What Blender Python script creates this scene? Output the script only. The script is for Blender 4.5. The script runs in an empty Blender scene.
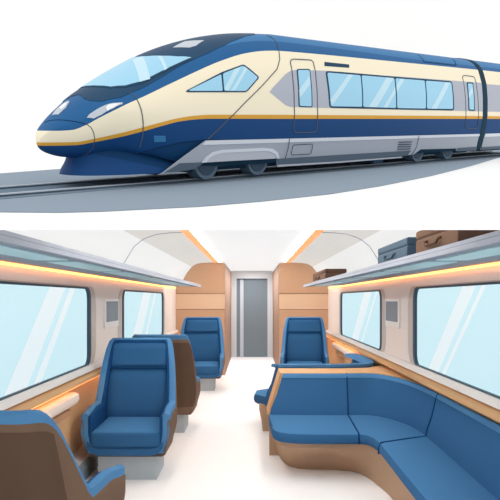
import bpy, bmesh, math
import numpy as np
from mathutils import Vector, Matrix
from mathutils.bvhtree import BVHTree
from mathutils.geometry import delaunay_2d_cdt
C = bpy.context.scene.collection
sc = bpy.context.scene
EYE = 1.5; F = 700.0; PX = 252.0; PY = 299.0

# ------------------------------------------------------------------ materials
def lin(h):
    h = h.lstrip('#'); r = []
    for i in (0, 2, 4):
        c = int(h[i:i+2], 16)/255
        r.append(c/12.92 if c <= .04045 else ((c+.055)/1.055)**2.4)
    return r
MATS = {}
def mat(name, col, rough=.6, spec=.15, var=0.0, scale=40, metal=0.0, stretch=None):
    if name in MATS: return MATS[name]
    m = bpy.data.materials.new(name); m.use_nodes = True
    nt = m.node_tree; b = nt.nodes['Principled BSDF']
    c = lin(col)
    b.inputs['Base Color'].default_value = (*c, 1)
    b.inputs['Roughness'].default_value = rough
    b.inputs['Specular IOR Level'].default_value = spec
    b.inputs['Metallic'].default_value = metal
    if var:
        tc = nt.nodes.new('ShaderNodeTexCoord'); mp = nt.nodes.new('ShaderNodeMapping')
        if stretch: mp.inputs['Scale'].default_value = stretch
        nz = nt.nodes.new('ShaderNodeTexNoise'); nz.inputs['Scale'].default_value = scale
        rp = nt.nodes.new('ShaderNodeValToRGB')
        rp.color_ramp.elements[0].color = (*[x*(1-var) for x in c], 1)
        rp.color_ramp.elements[1].color = (*[min(1, x*(1+var)) for x in c], 1)
        nt.links.new(tc.outputs['Object'], mp.inputs['Vector'])
        nt.links.new(mp.outputs[0], nz.inputs['Vector'])
        nt.links.new(nz.outputs['Fac'], rp.inputs['Fac'])
        nt.links.new(rp.outputs['Color'], b.inputs['Base Color'])
    MATS[name] = m; return m
def emit(name, col, st):
    m = bpy.data.materials.new(name); m.use_nodes = True
    b = m.node_tree.nodes['Principled BSDF']
    b.inputs['Base Color'].default_value = (*lin(col), 1)
    b.inputs['Emission Color'].default_value = (*lin(col), 1)
    b.inputs['Emission Strength'].default_value = st
    MATS[name] = m; return m
def glass(name, col):
    m = bpy.data.materials.new(name); m.use_nodes = True
    nt = m.node_tree; nt.nodes.clear()
    o = nt.nodes.new('ShaderNodeOutputMaterial'); t = nt.nodes.new('ShaderNodeBsdfTransparent')
    g = nt.nodes.new('ShaderNodeBsdfGlossy'); mx = nt.nodes.new('ShaderNodeMixShader')
    t.inputs[0].default_value = (*[x**.5 for x in lin(col)], 1); g.inputs['Roughness'].default_value = .25
    g.inputs[0].default_value = (*lin(col), 1)
    mx.inputs[0].default_value = .05
    nt.links.new(t.outputs[0], mx.inputs[1]); nt.links.new(g.outputs[0], mx.inputs[2]); nt.links.new(mx.outputs[0], o.inputs[0])
    MATS[name] = m; return m

def fill_sheet(name, col, k=.8):
    """pale ceiling sheet, made translucent as an added light source for the saloon"""
    m = bpy.data.materials.new(name); m.use_nodes = True
    nt = m.node_tree; nt.nodes.clear()
    o = nt.nodes.new('ShaderNodeOutputMaterial'); t = nt.nodes.new('ShaderNodeBsdfTranslucent'); g = nt.nodes.new('ShaderNodeBsdfDiffuse')
    mx = nt.nodes.new('ShaderNodeMixShader'); t.inputs[0].default_value = (*lin(col), 1); g.inputs[0].default_value = (*lin(col), 1)
    mx.inputs[0].default_value = 1-k
    nt.links.new(t.outputs[0], mx.inputs[1]); nt.links.new(g.outputs[0], mx.inputs[2]); nt.links.new(mx.outputs[0], o.inputs[0])
    MATS[name] = m; return m

# ------------------------------------------------------------------ object helpers
def link(name, bm, mats, parent=None, smooth=False, recalc=True):
    if recalc: bmesh.ops.recalc_face_normals(bm, faces=bm.faces[:])
    me = bpy.data.meshes.new(name); bm.to_mesh(me); bm.free()
    if not isinstance(mats, (list, tuple)): mats = [mats]
    for m in mats: me.materials.append(m)
    if smooth:
        for p in me.polygons: p.use_smooth = True
        try: me.set_sharp_from_angle(angle=math.radians(40))
        except Exception: pass
    o = bpy.data.objects.new(name, me); C.objects.link(o)
    if parent: o.parent = parent
    return o
def thing(name, label, cat, loc=(0, 0, 0), rz=0, group=None):
    o = bpy.data.objects.new(name, None); C.objects.link(o); o.empty_display_size = .1
    o.location = loc; o.rotation_euler = (0, 0, rz); o['label'] = label; o['category'] = cat
    if group: o['group'] = group
    return o
def tag(o, label, cat, group=None):
    o['label'] = label; o['category'] = cat
    if group: o['group'] = group
    return o
def struct(o, label=None, cat=None):
    o['kind'] = 'structure'
    if label: o['label'] = label
    if cat: o['category'] = cat
    return o
def relabel(o, label, group=None):
    o['label'] = label
    if group: o['group'] = group
def dup(root, loc, rz, label):
    r = root.copy(); C.objects.link(r); r.location = loc; r.rotation_euler = (0, 0, rz); r['label'] = label
    for ch in list(root.children):
        c = ch.copy(); C.objects.link(c); c.parent = r
        for g in ch.children:
            e = g.copy(); C.objects.link(e); e.parent = c
    return r
def box(bm, x0, x1, y0, y1, z0, z1, bev=0, seg=2, mi=0):
    t = bmesh.new()
    bmesh.ops.create_cube(t, size=1)
    bmesh.ops.scale(t, vec=(x1-x0, y1-y0, z1-z0), verts=t.verts)
    bmesh.ops.translate(t, vec=((x0+x1)/2, (y0+y1)/2, (z0+z1)/2), verts=t.verts)
    if bev: bmesh.ops.bevel(t, geom=t.edges[:], offset=bev, segments=seg, profile=.5, affect='EDGES')
    for f in t.faces: f.material_index = mi
    me = bpy.data.meshes.new('t'); t.to_mesh(me); t.free(); bm.from_mesh(me); bpy.data.meshes.remove(me)
def B(*a, **k):
    bm = bmesh.new(); box(bm, *a, **k); return bm
def prism(bm, pts, axis, a, b):
    """extrude 2d polygon pts along axis (0,1,2) from a to b"""
    def P(p, v):
        q = [0, 0, 0]; o = [i for i in range(3) if i != axis]
        q[o[0]], q[o[1]] = p; q[axis] = v; return q
    va = [bm.verts.new(P(p, a)) for p in pts]; vb = [bm.verts.new(P(p, b)) for p in pts]
    bm.faces.new(va); bm.faces.new(vb[::-1])
    for i in range(len(pts)):
        j = (i+1) % len(pts); bm.faces.new((va[i], vb[i], vb[j], va[j]))
def grid(bm, rows, close_u=False, mi=0):
    """rows: list of lists of points"""
    V = [[bm.verts.new(p) for p in r] for r in rows]
    fs = []
    for i in range(len(V)-1):
        n = len(V[i])
        for j in range(n if close_u else n-1):
            k = (j+1) % n
            try:
                f = bm.faces.new((V[i][j], V[i][k], V[i+1][k], V[i+1][j])); f.material_index = mi; fs.append(f)
            except ValueError: pass
    return V
def loft_closed(rows, caps=True):
    bm = bmesh.new(); V = grid(bm, rows, close_u=True)
    if caps:
        bm.faces.new(V[0]); bm.faces.new(V[-1][::-1])
    return bm
def tube(bm, pts, r, n=8):
    pts = [Vector(p) for p in pts]; rows = []
    for i, p in enumerate(pts):
        t = (pts[min(i+1, len(pts)-1)]-pts[max(i-1, 0)]).normalized()
        a = t.orthogonal().normalized() if i == 0 else (a - t*a.dot(t)).normalized()
        b = t.cross(a)
        rows.append([p+(a*math.cos(2*math.pi*k/n)+b*math.sin(2*math.pi*k/n))*r for k in range(n)])
    V = grid(bm, rows, close_u=True); bm.faces.new(V[0]); bm.faces.new(V[-1][::-1])
def rrect(x0, x1, y0, y1, r, n=6):
    out = []
    for cx, cy, a0 in ((x1-r, y0+r, -90), (x1-r, y1-r, 0), (x0+r, y1-r, 90), (x0+r, y0+r, 180)):
        for k in range(n+1):
            a = math.radians(a0+90*k/n); out.append((cx+r*math.cos(a), cy+r*math.sin(a)))
    return out
def holed_wall(bm, outer, holes, axis, a, b):
    """plate with holes, in plane perpendicular to axis, between a and b"""
    def P(p, v):
        q = [0, 0, 0]; o = [i for i in range(3) if i != axis]
        q[o[0]], q[o[1]] = p; q[axis] = v; return q
    for v in (a, b):
        es = []
        for L in [outer]+holes:
            vs = [bm.verts.new(P(p, v)) for p in L]
            for i in range(len(vs)): es.append(bm.edges.new((vs[i], vs[(i+1) % len(vs)])))
        bmesh.ops.triangle_fill(bm, use_beauty=True, use_dissolve=False, edges=es)
    for L in [outer]+holes:
        for i in range(len(L)):
            p, q = L[i], L[(i+1) % len(L)]
            bm.faces.new([bm.verts.new(P(p, a)), bm.verts.new(P(q, a)), bm.verts.new(P(q, b)), bm.verts.new(P(p, b))])
    bmesh.ops.remove_doubles(bm, verts=bm.verts[:], dist=1e-5)

# ================================================================== PART ONE: the railcar saloon
WH = mat('white_floor', '#fdfdfe', .5, .1, .01, 3)
CEIL = fill_sheet('ceiling_white', '#f6f6f6')  # ceiling and coves pass outside light inward as added fill
COVE = fill_sheet('cove_beige', '#dedbd6')
COVEW = fill_sheet('cove_white', '#f2f2f1')
WALL = mat('wall_cream', '#f2ebe6', .8, .05, .015, 2)
REV = mat('reveal_beige', '#d3cac2', .8, .05, .01, 4)
FRAME = mat('frame_slate', '#3a4f60', .5, .2, .03, 10)
TAN = mat('tan_panel', '#d3a87e', .7, .1, .03, 3, stretch=(1, .2, 8))
TANL = mat('tan_ledge', '#dcae80', .7, .1, .03, 3, stretch=(1, .2, 8))
SILL = mat('sill_white', '#f2ece8', .7, .1, .01, 4)
CAB = mat('cabinet_tan', '#c9a486', .7, .1, .03, 3, stretch=(1, 1, 8))
CABL = mat('cabinet_light_tan', '#dfc0a2', .7, .1, .03, 3, stretch=(1, 1, 8))
CABD = mat('cabinet_brown_side', '#9f8270', .7, .1, .03, 3, stretch=(1, 1, 8))
GROOVE = mat('groove_brown', '#a67c5b', .7, .1, .03, 9)
RACK = mat('rack_grey', '#8792a0', .6, .2, .02, 6)
RACKL = mat('rack_lip_grey', '#9ea5b3', .6, .2, .02, 6)
RGL = mat('rack_glass_teal', '#b4d9e0', .4, .2, .03, 5)
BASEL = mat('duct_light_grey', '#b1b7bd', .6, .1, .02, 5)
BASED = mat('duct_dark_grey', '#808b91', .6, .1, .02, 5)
LEDC = emit('ceiling_strip_cream', '#fffcf5', 27)
LEDO = emit('glow_strip_orange', '#ffa254', 4.2); LEDO2 = emit('ledge_strip_orange', '#ffa254', 5.5)
ORG = emit('strip_edge_orange', '#f5a267', .75)
DOORG = mat('door_grey', '#7b878f', .5, .1, .02, 4)
DOORL = mat('door_light_stripe', '#c2cad2', .5, .1, .02, 4)
DFR = mat('door_frame_grey', '#cfd1d4', .6, .1, .02, 4)
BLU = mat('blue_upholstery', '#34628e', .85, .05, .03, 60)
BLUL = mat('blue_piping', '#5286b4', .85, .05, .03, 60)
BLUS = mat('blue_lit_seat_top', '#4478a6', .85, .05, .03, 60)  # lighter blue puts the lit look of seat tops into the colour
BLUD = mat('navy_lining', '#1d4877', .85, .05, .03, 60)
BRN = mat('brown_shell', '#755f4f', .8, .05, .03, 20)
BRND = mat('dark_brown_shell', '#5f4c40', .8, .05, .03, 20)
BRS = mat('brown_sofa_base', '#b3957c', .8, .05, .03, 12)
GRB = mat('grey_pedestal', '#b3bdc3', .7, .1, .02, 12)
SEAM = mat('seam_navy', '#184270', .9, .02, .02, 30)

# floor, ceilings
struct(link('floor', B(-1.58, 1.58, 2.4, 18.2, -.06, 0), WH), 'white saloon floor running to the grey door', 'floor')
HC = EYE+.73
bm = bmesh.new(); grid(bm, [[(-.70, 3.15, HC), (.70, 3.15, HC)], [(-.70, 18.1, HC), (.70, 18.1, HC)]])
ceil = struct(link('ceiling', bm, CEIL), 'flat white ceiling panel between the two light strips', 'ceiling')
cove_prof = [(.76, .728), (.9, .722), (1.04, .705), (1.13, .675), (1.20, .64)]
cove_prof2 = [(1.20, .64), (1.28, .575), (1.34, .48), (1.40, .38), (1.46, .30), (1.50, .26)]
for sgn, side in ((-1, 'left'), (1, 'right')):
    for prof, m_, nm in ((cove_prof, COVE, 'beige'), (cove_prof2, COVEW, 'white')):
        bm = bmesh.new()
        pts = [(sgn*x, EYE+h) for x, h in prof]
        grid(bm, [[(x, y, z) for x, z in pts] for y in (3.15, 18.1)])
        o = struct(link('ceiling_cove', bm, m_, smooth=True), f'{nm} curved cove panel above the {side} luggage rack', 'ceiling')
    # orange edge & cream diffuser
    bm = bmesh.new(); prism(bm, [(sgn*.645, HC-.014), (sgn*.74, HC-.014), (sgn*.765, HC-.006), (sgn*.765, HC-.0035), (sgn*.645, HC-.002)], 1, 3.15, 13.75)
    t = thing('light_strip', f'cream light strip with orange edge along the {side} side of the ceiling', 'light', (0, 0, 0), 0)
    link('housing', bm, ORG, t)
    bm = B(min(sgn*.60, sgn*.645), max(sgn*.60, sgn*.645), 3.15, 13.4, HC-.018, HC-.004)
    o = link('diffuser', bm, LEDC, t); o['label'] = 'glowing cream diffuser'
    # seam arch rib across the cove
    bm = bmesh.new(); pr = cove_prof+cove_prof2[1:]
    tube(bm, [(sgn*x*.998, 7.6, EYE+h-.002) for x, h in pr], .006, 6)
    struct(link('trim_1' if sgn < 0 else 'trim_2', bm, mat('seam_grey', '#b9bfca', .6, .1)), f'thin grey seam across the {side} cove panel', 'trim')

# side walls
W1 = (2.75, 6.48); W2 = (8.08, 11.8); WZ0, WZ1 = EYE-.605, EYE+.105
for sgn, side in ((-1, 'left'), (1, 'right')):
    xa, xb = sgn*1.5, sgn*1.516
    bm = bmesh.new()
    holes = [rrect(a, b, WZ0, WZ1, .13) for a, b in (W1, W2)]
    holed_wall(bm, [(2.4, EYE-.62), (18.1, EYE-.62), (18.1, 1.78), (2.4, 1.78)], holes, 0, xa, xb)
    struct(link('wall_'+side, bm, WALL), f'cream {side} wall around the windows', 'wall')
    bm = B(min(xa, xb), max(xa, xb), 2.4, 18.1, 0, EYE-.62)
    struct(link('wall_'+side, bm, TAN), f'tan lower panelling of the {side} wall', 'wall')
    for wi, (a, b) in enumerate((W1, W2)):
        num = (1 if sgn < 0 else 3)+wi
        which = ('near', 'far')[wi]
        w = thing(f'window_{num}', f'{which} window in the {side} wall with dark rounded frame', 'window')
        struct(w)
        # beige reveal ring proud of the wall
        bm = bmesh.new(); holed_wall(bm, rrect(a-.24, b+.24, WZ0-.02, WZ1+.012, .2), [rrect(a-.0, b+.0, WZ0, WZ1, .13)], 0, sgn*1.497, sgn*1.515)
        link('window_surround', bm, REV, w)
        bm = bmesh.new(); holed_wall(bm, rrect(a-.001, b+.001, WZ0-.001, WZ1+.001, .13), [rrect(a+.07, b-.07, WZ0+.012, WZ1-.014, .10)], 0, sgn*1.488, sgn*1.512)
        link('window_frame', bm, FRAME, w)
        if sgn < 0:
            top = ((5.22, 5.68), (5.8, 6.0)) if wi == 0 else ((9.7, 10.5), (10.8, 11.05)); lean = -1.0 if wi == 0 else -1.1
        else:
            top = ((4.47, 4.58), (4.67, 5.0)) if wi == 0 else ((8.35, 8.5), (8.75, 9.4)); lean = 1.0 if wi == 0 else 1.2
        outline = rrect(a+.05, b-.05, WZ0+.008, WZ1-.008, .10)
        zt, zb = WZ1, WZ0
        def clip(P, p0, keep):     # keep side of the slanted line through (p0, zt)-(p0+lean, zb)
            g = lambda q: ((q[0]-(p0+lean*(zt-q[1])/(zt-zb)))*keep)
            out = []
            for i in range(len(P)):
                u_, v_ = P[i], P[(i+1) % len(P)]; gu, gv = g(u_), g(v_)
                if gu >= 0: out.append(u_)
                if gu*gv < 0: k_ = gu/(gu-gv); out.append((u_[0]+(v_[0]-u_[0])*k_, u_[1]+(v_[1]-u_[1])*k_))
            return out
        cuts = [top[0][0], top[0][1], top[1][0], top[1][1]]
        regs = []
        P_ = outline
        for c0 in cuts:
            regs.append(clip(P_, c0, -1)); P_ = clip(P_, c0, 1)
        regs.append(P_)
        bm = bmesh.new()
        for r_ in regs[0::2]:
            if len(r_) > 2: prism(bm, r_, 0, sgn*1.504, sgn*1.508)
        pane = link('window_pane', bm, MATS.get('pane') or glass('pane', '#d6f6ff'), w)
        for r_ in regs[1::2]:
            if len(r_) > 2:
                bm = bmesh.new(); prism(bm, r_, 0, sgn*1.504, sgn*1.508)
                link('painted_reflection_band', bm, MATS.get('pane_reflection') or glass('pane_reflection', '#eefbff'), pane)  # slanted window reflections put in as paler pieces of glass
    # sill, ledge, glow strips
    bm = bmesh.new(); prism(bm, [(sgn*1.5, EYE-.60), (sgn*1.47, EYE-.605), (sgn*1.44, EYE-.645), (sgn*1.5, EYE-.66)], 1, 2.4, 13.8)
    struct(link('trim_3' if sgn < 0 else 'trim_4', bm, SILL), f'white sill strip under the {side} windows', 'trim')
    bm = bmesh.new(); prism(bm, [(sgn*1.5, EYE-.655), (sgn*1.44, EYE-.66), (sgn*1.40, EYE-.675), (sgn*1.40, EYE-.70), (sgn*1.5, EYE-.70)], 1, 2.4, 13.8)
    struct(link('trim_5' if sgn < 0 else 'trim_6', bm, TANL), f'tan ledge along the {side} wall below the sill', 'trim')
    o = link('glow_strip', B(min(sgn*1.42, sgn*1.435), max(sgn*1.42, sgn*1.435), 4.2 if sgn < 0 else 9.5, 13.78, EYE-.712, EYE-.70), LEDO2)
    tag(o, f'orange glow strip under the ledge of the {side} wall', 'light')
    # floor duct
    bm = bmesh.new(); prism(bm, [(sgn*1.5, 0), (sgn*1.38, 0), (sgn*1.38, .15), (sgn*1.385, .165), (sgn*1.5, .20)], 1, 2.4 if sgn < 0 else 9.5, 13.78)
    bmesh.ops.recalc_face_normals(bm, faces=bm.faces[:])
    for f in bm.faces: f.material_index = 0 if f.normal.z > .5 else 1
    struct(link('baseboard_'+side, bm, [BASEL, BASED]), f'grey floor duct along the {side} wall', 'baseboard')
    # luggage rack
    rk = thing('luggage_rack', f'grey overhead luggage rack with teal glass inserts on the {side} wall', 'luggage rack')
    b0 = EYE+.212
    bm = bmesh.new()
    pts = [(.90, b0), (1.50, b0+.012), (1.50, b0+.035), (.90, b0+.022)]
    bot = [(sgn*x, 2.4, z) for x, z in pts]; 
    prism(bm, [(sgn*x, z) for x, z in pts], 1, 2.4, 11.55)
    link('shelf', bm, RACK, rk)
    o = link('glow_strip', B(min(sgn*1.465, sgn*1.48), max(sgn*1.465, sgn*1.48), 2.6, 13.5, EYE+.205, EYE+.22), LEDO, rk); o['label'] = 'orange glow strip'
    bm = bmesh.new()   # tapered end
    vs = [bm.verts.new(p) for p in ((sgn*.9, 11.55, b0), (sgn*1.5, 11.55, b0+.012), (sgn*.9, 12.25, b0), (sgn*.9, 11.55, b0+.022), (sgn*1.5, 11.55, b0+.035), (sgn*.9, 12.25, b0+.022))]
    for f in ((0, 1, 2), (3, 5, 4), (0, 3, 4, 1), (1, 4, 5, 2), (0, 2, 5, 3)): bm.faces.new([vs[i] for i in f])
    o = link('shelf_end', bm, RACK, rk)
    bm = bmesh.new(); prism(bm, [(sgn*.895, b0-.004), (sgn*.915, b0-.004), (sgn*.93, b0+.034), (sgn*.905, b0+.040)], 1, 2.4, 12.3)
    o = link('lip', bm, RACKL, rk)
    zz = 2.45
    while zz < 11.4:
        e = min(zz+1.35, 11.5)
        bm = bmesh.new(); prism(bm, rrect(min(sgn*.99, sgn*1.17), max(sgn*.99, sgn*1.17), zz, e, .03, 3), 2, b0-.003, b0+.004)
        o = link('glass_insert', bm, RGL, rk); zz = e+.16
# wall screens
for sgn, side in ((-1, 'left'), (1, 'right')):
    p = thing('wall_screen', f'small grey screen in a white frame between the {side} windows', 'screen', (sgn*1.5, 7.42, EYE-.15))
    link('frame', B(min(0, -sgn*.02), max(0, -sgn*.02), -.36, .36, -.15, .15, bev=.004), mat('screen_frame_white', '#f1efee', .6, .1), p)
    link('display', B(min(-sgn*.02, -sgn*.026), max(-sgn*.02, -sgn*.026), -.30, .30, -.085, .125), mat('screen_grey', '#8d9ba5', .5, .1, .02, 5), p)
# wall mounted arm pads
def arm_pad(sgn, y0, y1, label):
    t = thing('armrest', label, 'armrest', (sgn*1.5, y0, EYE-.8))
    rows = []
    L = y1-y0; n = 10
    for i in range(n+1):
        v = i/n; y = v*L
        k = min(1, math.sqrt(max(0, 1-(max(0, abs(v-.5)*2-.75)/.25)**2)))
        k = max(k, .12)
        rows.append([(-sgn*(.0+x*(.4+.6*k)), y, z*k) for x, z in ((.0, .05), (.08, .055), (.115, .04), (.12, .0), (.10, -.035), (.0, -.075))])
    link('pad', loft_closed(rows), mat('armrest_cream', '#ecd9cc', .7, .1, .01, 5), t, smooth=True)
    link('bracket', B(min(0, -sgn*.07), max(0, -sgn*.07), L*.15, L*.85, -.12, -.07, bev=.01), mat('armrest_bracket_tan', '#b58a66', .7, .1), t)
arm_pad(-1, 4.3, 5.75, 'cream padded armrest on the left wall beside the front blue armchair')
arm_pad(1, 9.6, 12.4, 'cream padded armrest on the right wall beyond the corner sofa')

# end cabinets
for sgn, side in ((-1, 'left'), (1, 'right')):
    y0, y1 = 13.8, 18.1
    c = thing('partition_cabinet', f'tall tan cabinet with curved top to the {side} of the end door', 'cabinet', (0, y0, 0))
    prof = [(.535, 0), (.535, HC-.03), (.54, HC-.022), (.70, HC-.01), (1.0, HC-.022), (1.10, HC-.04), (1.18, HC-.09), (1.27, HC-.20), (1.33, HC-.30), (1.385, HC-.42), (1.5, HC-.50), (1.5, 0)]
    bm = bmesh.new(); prism(bm, [(sgn*x, z) for x, z in prof], 1, 0, y1-y0)
    link('body', bm, CABD, c)
    zA, zB = EYE-.19, EYE+.11
    up = [(.535, zB+.005)]+[p for p in prof[1:-1]]+[(1.5, zB+.005)]
    bm = bmesh.new(); prism(bm, [(sgn*x, z) for x, z in up], 1, -.02, 0); o = link('upper_panel', bm, CAB, c)
    link('middle_panel', B(min(sgn*.535, sgn*1.5), max(sgn*.535, sgn*1.5), -.02, 0, zA+.01, zB-.012), CABL, c)
    link('lower_panel', B(min(sgn*.535, sgn*1.5), max(sgn*.535, sgn*1.5), -.02, 0, 0, zA-.02), CAB, c)
    link('divider_strip', B(min(sgn*.535, sgn*1.5), max(sgn*.535, sgn*1.5), -.024, 0, zA-.002, zA+.012), mat('pale_strip', '#eed8c2', .6, .1), c)
    link('shadow_gap', B(min(sgn*.535, sgn*1.5), max(sgn*.535, sgn*1.5), -.012, 0, zA-.02, zA), GROOVE, c)
# end wall and door
bm = bmesh.new(); holed_wall(bm, [(-.535, 0), (.535, 0), (.535, HC), (-.535, HC)], [[(-.40, .001), (.40, .001), (.40, HC-.20), (-.40, HC-.20)]], 1, 18.1, 18.18)
struct(link('wall_back', bm, DFR), 'pale grey end wall around the door', 'wall')
dr = thing('door_1', 'grey sliding door at the far end with a pale vertical stripe', 'door', (0, 18.12, 0)); struct(dr)
link('door_panel', B(-.40, .40, .02, .05, 0, HC-.20), DOORG, dr)
o = link('door_stripe', B(-.31, -.22, .0, .02, 0, HC-.22), DOORL, dr); o['label'] = 'pale vertical stripe'
link('door_track', B(-.40, .40, .0, .03, HC-.235, HC-.2), mat('track_slate', '#5c6a74', .5, .1), dr)

# ------------------------------------------------------------------ armchairs
def sm(a, b, v):
    t = max(0, min(1, (v-a)/(b-a))); return t*t*(3-2*t)
def make_chair(label, loc, rz, wide=.35, backh=1.12, lean=.16, yb=.30, rise=.25):
    t = thing('armchair', label, 'armchair', loc, rz, 'blue armchairs')
    # U path in plan (front left -> back -> front right)
    yf, rc = -.40, .16
    path = [(-wide, yf+(yb-rc-yf)*i/14) for i in range(15)]
    for k in range(1, 9):
        a = math.pi-math.pi/2*k/8; path.append((-wide+rc+rc*math.cos(a), yb-rc+rc*math.sin(a)))
    nb = 10
    for i in range(1, nb+1): path.append((-wide+rc+(2*wide-2*rc)*i/nb, yb))
    path += [(-x, y) for x, y in path[:23][::-1][1:]] if False else []
    half = path[:23]
    for x, y in half[::-1][0:]: 
        if (-x, y) != path[-1] and abs(-x-path[-1][0])+abs(y-path[-1][1]) > 1e-6: path.append((-x, y))
    n = len(path)
    nrm = []
    for i in range(n):
        a, b = path[max(i-1, 0)], path[min(i+1, n-1)]
        dx, dy = b[0]-a[0], b[1]-a[1]; L = math.hypot(dx, dy); nrm.append((-dy/L, dx/L))   # outward
    def toph(y): return .545+.035*sm(yf, -.1, y)+(backh-.58)*sm(yb-rise, yb-.05, y)
    def P(i, h, off):
        x, y = path[i]; nx, ny = nrm[i]
        x += nx*off; y += ny*off
        k = max(0, h-.5)
        back = sm(yb-.65, yb-.1, y)
        y2 = y+lean*k/.6*back-(.02*(1-min(1, h/.4)))*(1 if y > 0 else -1)
        x2 = x*(1-.13*(k/.62)**1.2*1.0)*(.88+.12*sm(.2, .42, h))
        return (x2, y2, h)
    def wallmesh(o0, o1, base, dz, nm, mt, capmat=None):
        bm = bmesh.new(); rows = []
        for i in range(n):
            tp = toph(path[i][1])+dz; r = []
            K = 9
            for k in range(K+1): r.append(P(i, base+(tp-base)*k/K, o0))
            r.append(P(i, tp+.012, (o0*.7+o1*.3))); r.append(P(i, tp+.012, (o0*.3+o1*.7)))
            for k in range(K+1): r.append(P(i, tp-(tp-base)*k/K, o1))
            rows.append(r)
        V = grid(bm, rows, close_u=True); bm.faces.new(V[0]); bm.faces.new(V[-1][::-1])
        return link(nm, bm, mt, t, smooth=True)
    sh = wallmesh(0, -.022, .22, -.045, 'shell', BRN)
    # darker panel across the outside of the back
    bm = bmesh.new(); rows = []
    ia = [i for i in range(n) if path[i][1] > yb-.12]
    for i in ia:
        tp = toph(path[i][1])-.075
        rows.append([P(i, .30+(tp-.30)*k/9, -.004) for k in range(10)]+[P(i, tp-(tp-.30)*k/9, .003) for k in range(10)])
    V = grid(bm, rows, close_u=True); bm.faces.new(V[0]); bm.faces.new(V[-1][::-1])
    link('back_panel', bm, BRND, t, smooth=True)
    wallmesh(-.004, -.06, .235, .004, 'piping', BLUL)
    wallmesh(-.058, -.085, .26, -.012, 'lining', BLUD)
    # front band of the piping (below the seat)
    pts = []
    bm = bmesh.new()
    rows = []
    for i in range(13):
        v = -1+2*i/12; x = v*(wide-.03)
        zb = .222+.10*max(0, abs(v)-.72)**2/.0784*.6
        rows.append([(x*.92, yf-.015, zb), (x*.93, yf-.02, zb+.055), (x*.93, yf+.05, zb+.06), (x*.92, yf+.05, zb)])
    V = grid(bm, rows, close_u=True); bm.faces.new(V[0]); bm.faces.new(V[-1][::-1])
    link('front_rail', bm, BLU, t, smooth=True)
    bm = B(-wide*.86, wide*.86, yf+.01, yb-.06, .205, .25, bev=.02); link('seat_pan', bm, BRND, t)
    # seat cushion
    bm = bmesh.new(); rows = []
    w2 = wide-.075
    nx_, ny_ = 10, 10
    box(bm, -w2, w2, yf-.01, yb-.12, .27, .405, bev=.035, seg=4)
    bmesh.ops.recalc_face_normals(bm, faces=bm.faces[:])
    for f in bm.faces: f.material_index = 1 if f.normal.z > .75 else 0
    for v in bm.verts:
        if v.co.z > .35: v.co.z += .012+(.03 if v.co.y > -.1 else 0)
        if v.co.y > .1: v.co.x *= .92
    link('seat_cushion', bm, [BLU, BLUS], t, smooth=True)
    # back cushion and headrest (follow lean and taper)
    def pad(z0, z1, name):
        bm = bmesh.new(); rows = []
        K = 8; M = 16
        for k in range(K+1):
            h = z0+(z1-z0)*k/K
            e = min(1, min(k, K-k)/1.0*.5+.6)
            kk = max(0, h-.5); wx = (wide-.075)*(1-.13*(kk/.62)**1.2)
            yc = yb+lean*kk/.6-.085
            th = .06*e
            row = []
            for q in range(M+1):
                v = -1+2*q/M; x = v*wx
                yy = -th*(1-abs(v)**6*.5)
                row.append((x, yc+yy-.0, h))
            for q in range(M, -1, -1):
                v = -1+2*q/M; row.append((v*wx, yc+.03, h))
            rows.append(row)
        return link(name, loft_closed(rows), BLU, t, smooth=True)
    hs = backh-.25
    pad(.40, hs-.006, 'back_cushion')
    pad(hs+.006, backh-.03, 'headrest')
    bm = bmesh.new(); kk = hs-.5; wx = (wide-.08)*(1-.13*(kk/.62)**1.2)
    yc = yb+lean*kk/.6-.085
    tube(bm, [(-wx+2*wx*i/10, yc-.055, hs) for i in range(11)], .008, 6); link('seam', bm, SEAM, t)
    # pedestal
    bm = bmesh.new()
    prism(bm, [(-.31, 0), (.20, 0), (.22, .22), (-.33, .22)], 0, -.24, .24)
    link('pedestal', bm, GRB, t)
    return t
make_chair('large blue armchair facing forward with grey pedestal, nearest on the left', (-1.035, 6.12, 0), 0, wide=.365)
make_chair('blue armchair seen from behind, directly behind the nearest forward-facing armchair', (-1.0, 8.05, 0), math.pi, lean=.20, backh=1.10, wide=.38)
make_chair('blue armchair facing forward in front of the left tan cabinet', (-.86, 11.75, 0), 0, backh=1.17, wide=.40)
make_chair('cropped brown-backed armchair seen from behind in the lower left corner', (-1.095, 3.60, 0), math.pi-math.radians(4), backh=1.03, lean=.20, yb=.60, rise=.42)
make_chair('blue armchair in front of the right tan cabinet, behind the corner sofa', (.88, 11.75, 0), math.radians(-4), backh=1.17, wide=.40)

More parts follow.
